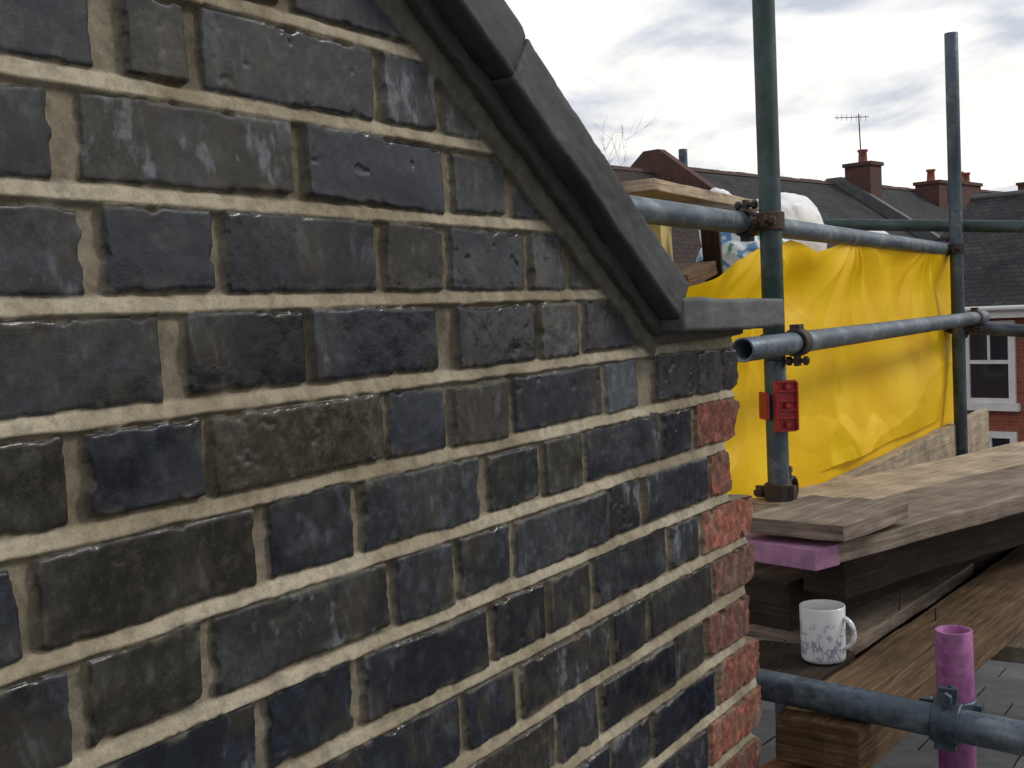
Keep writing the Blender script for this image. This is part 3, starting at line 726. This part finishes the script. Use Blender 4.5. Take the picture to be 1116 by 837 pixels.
for i,ws in enumerate((0.0,2.6,5.2,7.8,10.4)):
    for (z0,z1) in ((-2.35,-.62),(-5.2,-2.95)):
        hbox("window_frame",ws-.06,ws+.08,-.07,-.004,z0,z1,M['white']); hbox("window_frame",ws+.90,ws+1.04,-.07,-.004,z0,z1,M['white'])
        hbox("window_frame",ws+.081,ws+.899,-.068,-.004,z1-.14,z1-.002,M['white']); hbox("window_sill",ws-.12,ws+1.12,-.13,-.004,z0-.16,z0-.002,M['white'])
        mid=(z0+z1)/2
        hbox("window_rail",ws+.081,ws+.899,-.06,-.02,mid-.04,mid+.04,M['white'])
        hbox("window_rail",ws+.081,ws+.899,-.06,-.02,z0,z0+.10,M['white'])
        hbox("window_bar",ws+.465,ws+.515,-.055,-.02,mid+.041,z1-.141,M['white'])
        hbox("window_pane",ws+.082,ws+.898,-.015,-.003,z0+.01,z1-.01,M['glass'])
hbox("chimney_stack",3.2,4.6,4.0,5.0,1.9,3.4,M['chimbrick'])
lf=lathe("roof_vent",[(.10,0),(.10,.35),(.22,.38),(.20,.50),(.03,.62),(0,.75)],M['slate'],None,14); lf.location=Q(.85,1.9,.95); lf.parent=ho; lf.matrix_parent_inverse=Matrix.Translation(-Vector(ho.location))

# ================================================================== BARE TREE
def tree(name,base,h,seed):
    r_=random.Random(seed); V=[];Fc=[]
    def limb(p,d,L,r,lev):
        n=5 if lev<3 else 3; ns=6 if lev<2 else 4
        pts=[p]; dd=d.copy()
        for i in range(n):
            dd=(dd+Vector((r_.uniform(-1,1),r_.uniform(-1,1),r_.uniform(-.3,.8)))*.16).normalized(); pts.append(pts[-1]+dd*L/n)
        base_i=len(V)
        for i,q_ in enumerate(pts):
            rr=r*(1-.6*i/n); ax=dd.to_track_quat('Z','Y').to_matrix()
            for k in range(ns): V.append(tuple(q_+ax@Vector((rr*math.cos(6.283*k/ns),rr*math.sin(6.283*k/ns),0))))
        for i in range(n):
            for k in range(ns): a=base_i+i*ns+k;b=base_i+i*ns+(k+1)%ns; Fc.append((a,b,b+ns,a+ns))
        if lev<6:
            for j in range(r_.choice([3,4]) if lev>0 else 6):
                i=r_.randint(max(1,n//2),n) if lev>0 else r_.randint(3,n)
                nd=(dd+Vector((r_.uniform(-1,1),r_.uniform(-1,1),r_.uniform(-.3,.7)))*.85).normalized()
                limb(pts[i],nd,L*r_.uniform(.55,.75),max(r*(1-.6*i/n)*.55,.003),lev+1)
    limb(Vector(base),Vector((0,0,1)),h*.45,.20,0)
    m_=bpy.data.meshes.new(name); m_.from_pydata(V,[],Fc); link(name,m_,M['bark'],None,True)
tree("bare_tree",(-11.9,20.2,-7.5),10.6,5)

# ================================================================== GROUND
polys("ground",[[(-400,-400,-7.5),(400,-400,-7.5),(400,600,-7.5),(-400,600,-7.5)]],M['dirt'])
t=NT("asphalt"); n=t.noise(t.oc(),2,5,.7); t.l(t.ramp(n,[(.3,(.04,.04,.042)),(.7,(.065,.065,.066))]),t.b.inputs["Base Color"]); t.b.inputs["Roughness"].default_value=.9
polys("road",[[T(-60,9,-7.492),T(90,9,-7.492),T(90,7,-7.492),T(-60,7,-7.492)][::-1]],t.m)

# ================================================================== WORLD / LIGHT
SUN_EL=math.radians(36); SUN_AZ=math.radians(50)
w=bpy.data.worlds.new("World"); sc.world=w; w.use_nodes=True; nt=w.node_tree; N=nt.nodes; bg=N["Background"]; bg.inputs[1].default_value=.1
sky=N.new("ShaderNodeTexSky"); sky.sky_type='NISHITA'; sky.sun_disc=False; sky.sun_elevation=SUN_EL; sky.sun_rotation=SUN_AZ; sky.altitude=50; sky.air_density=1.5; sky.dust_density=2
tc=N.new("ShaderNodeTexCoord"); sp=N.new("ShaderNodeSeparateXYZ"); nt.links.new(tc.outputs["Generated"],sp.inputs[0])
ad=N.new("ShaderNodeMath"); ad.operation='MAXIMUM'; ad.inputs[1].default_value=.0; nt.links.new(sp.outputs[2],ad.inputs[0])
ad2=N.new("ShaderNodeMath"); ad2.operation='ADD'; ad2.inputs[1].default_value=.20; nt.links.new(ad.outputs[0],ad2.inputs[0])
dv=N.new("ShaderNodeVectorMath"); dv.operation='DIVIDE'; nt.links.new(tc.outputs["Generated"],dv.inputs[0])
cb=N.new("ShaderNodeCombineXYZ"); 
for i in range(3): nt.links.new(ad2.outputs[0],cb.inputs[i])
nt.links.new(cb.outputs[0],dv.inputs[1])
mp=N.new("ShaderNodeMapping"); mp.inputs["Scale"].default_value=(1,1,.15); mp.inputs["Location"].default_value=(2.3,.7,0); nt.links.new(dv.outputs[0],mp.inputs[0])
nz=N.new("ShaderNodeTexNoise"); nz.inputs["Scale"].default_value=2.0; nz.inputs["Detail"].default_value=6; nz.inputs["Roughness"].default_value=.52; nz.inputs["Distortion"].default_value=.3; nt.links.new(mp.outputs[0],nz.inputs["Vector"])
rp=N.new("ShaderNodeValToRGB"); nt.links.new(nz.outputs[0],rp.inputs[0]); e=rp.color_ramp.elements
for i_ in range(2): e.new(.5)
for i_,(p_,c_) in enumerate([(.30,(4.2,4.7,5.7)),(.41,(6.2,6.6,7.5)),(.48,(9.2,9.2,9.4)),(.55,(11.8,11.4,10.8))]): e[i_].position=p_; e[i_].color=(*c_,1)
mixn=N.new("ShaderNodeMix"); mixn.data_type='RGBA'; mixn.inputs[0].default_value=.92
nt.links.new(sky.outputs[0],mixn.inputs[6]); nt.links.new(rp.outputs[0],mixn.inputs[7]); nt.links.new(mixn.outputs[2],bg.inputs[0])
w.cycles.sampling_method='MANUAL'; w.cycles.sample_map_resolution=256
sd=bpy.data.lights.new("sun","SUN"); sd.energy=1.5; sd.angle=math.radians(14); sd.color=(1,.96,.90)
so=bpy.data.objects.new("sun",sd); COL.objects.link(so)
dirv=Vector((math.sin(SUN_AZ)*math.cos(SUN_EL),math.cos(SUN_AZ)*math.cos(SUN_EL),math.sin(SUN_EL)))
so.rotation_euler=dirv.to_track_quat('Z','Y').to_euler(); so.location=dirv*20

# ================================================================== CAMERA
cd=bpy.data.cameras.new("camera"); cam=bpy.data.objects.new("camera",cd); COL.objects.link(cam)
cam.location=(.65,0,0); cam.rotation_euler=(1.50964,.04704,.57308); cd.sensor_width=36; cd.lens=40.32; cd.clip_start=.02; cd.clip_end=2000
sc.camera=cam
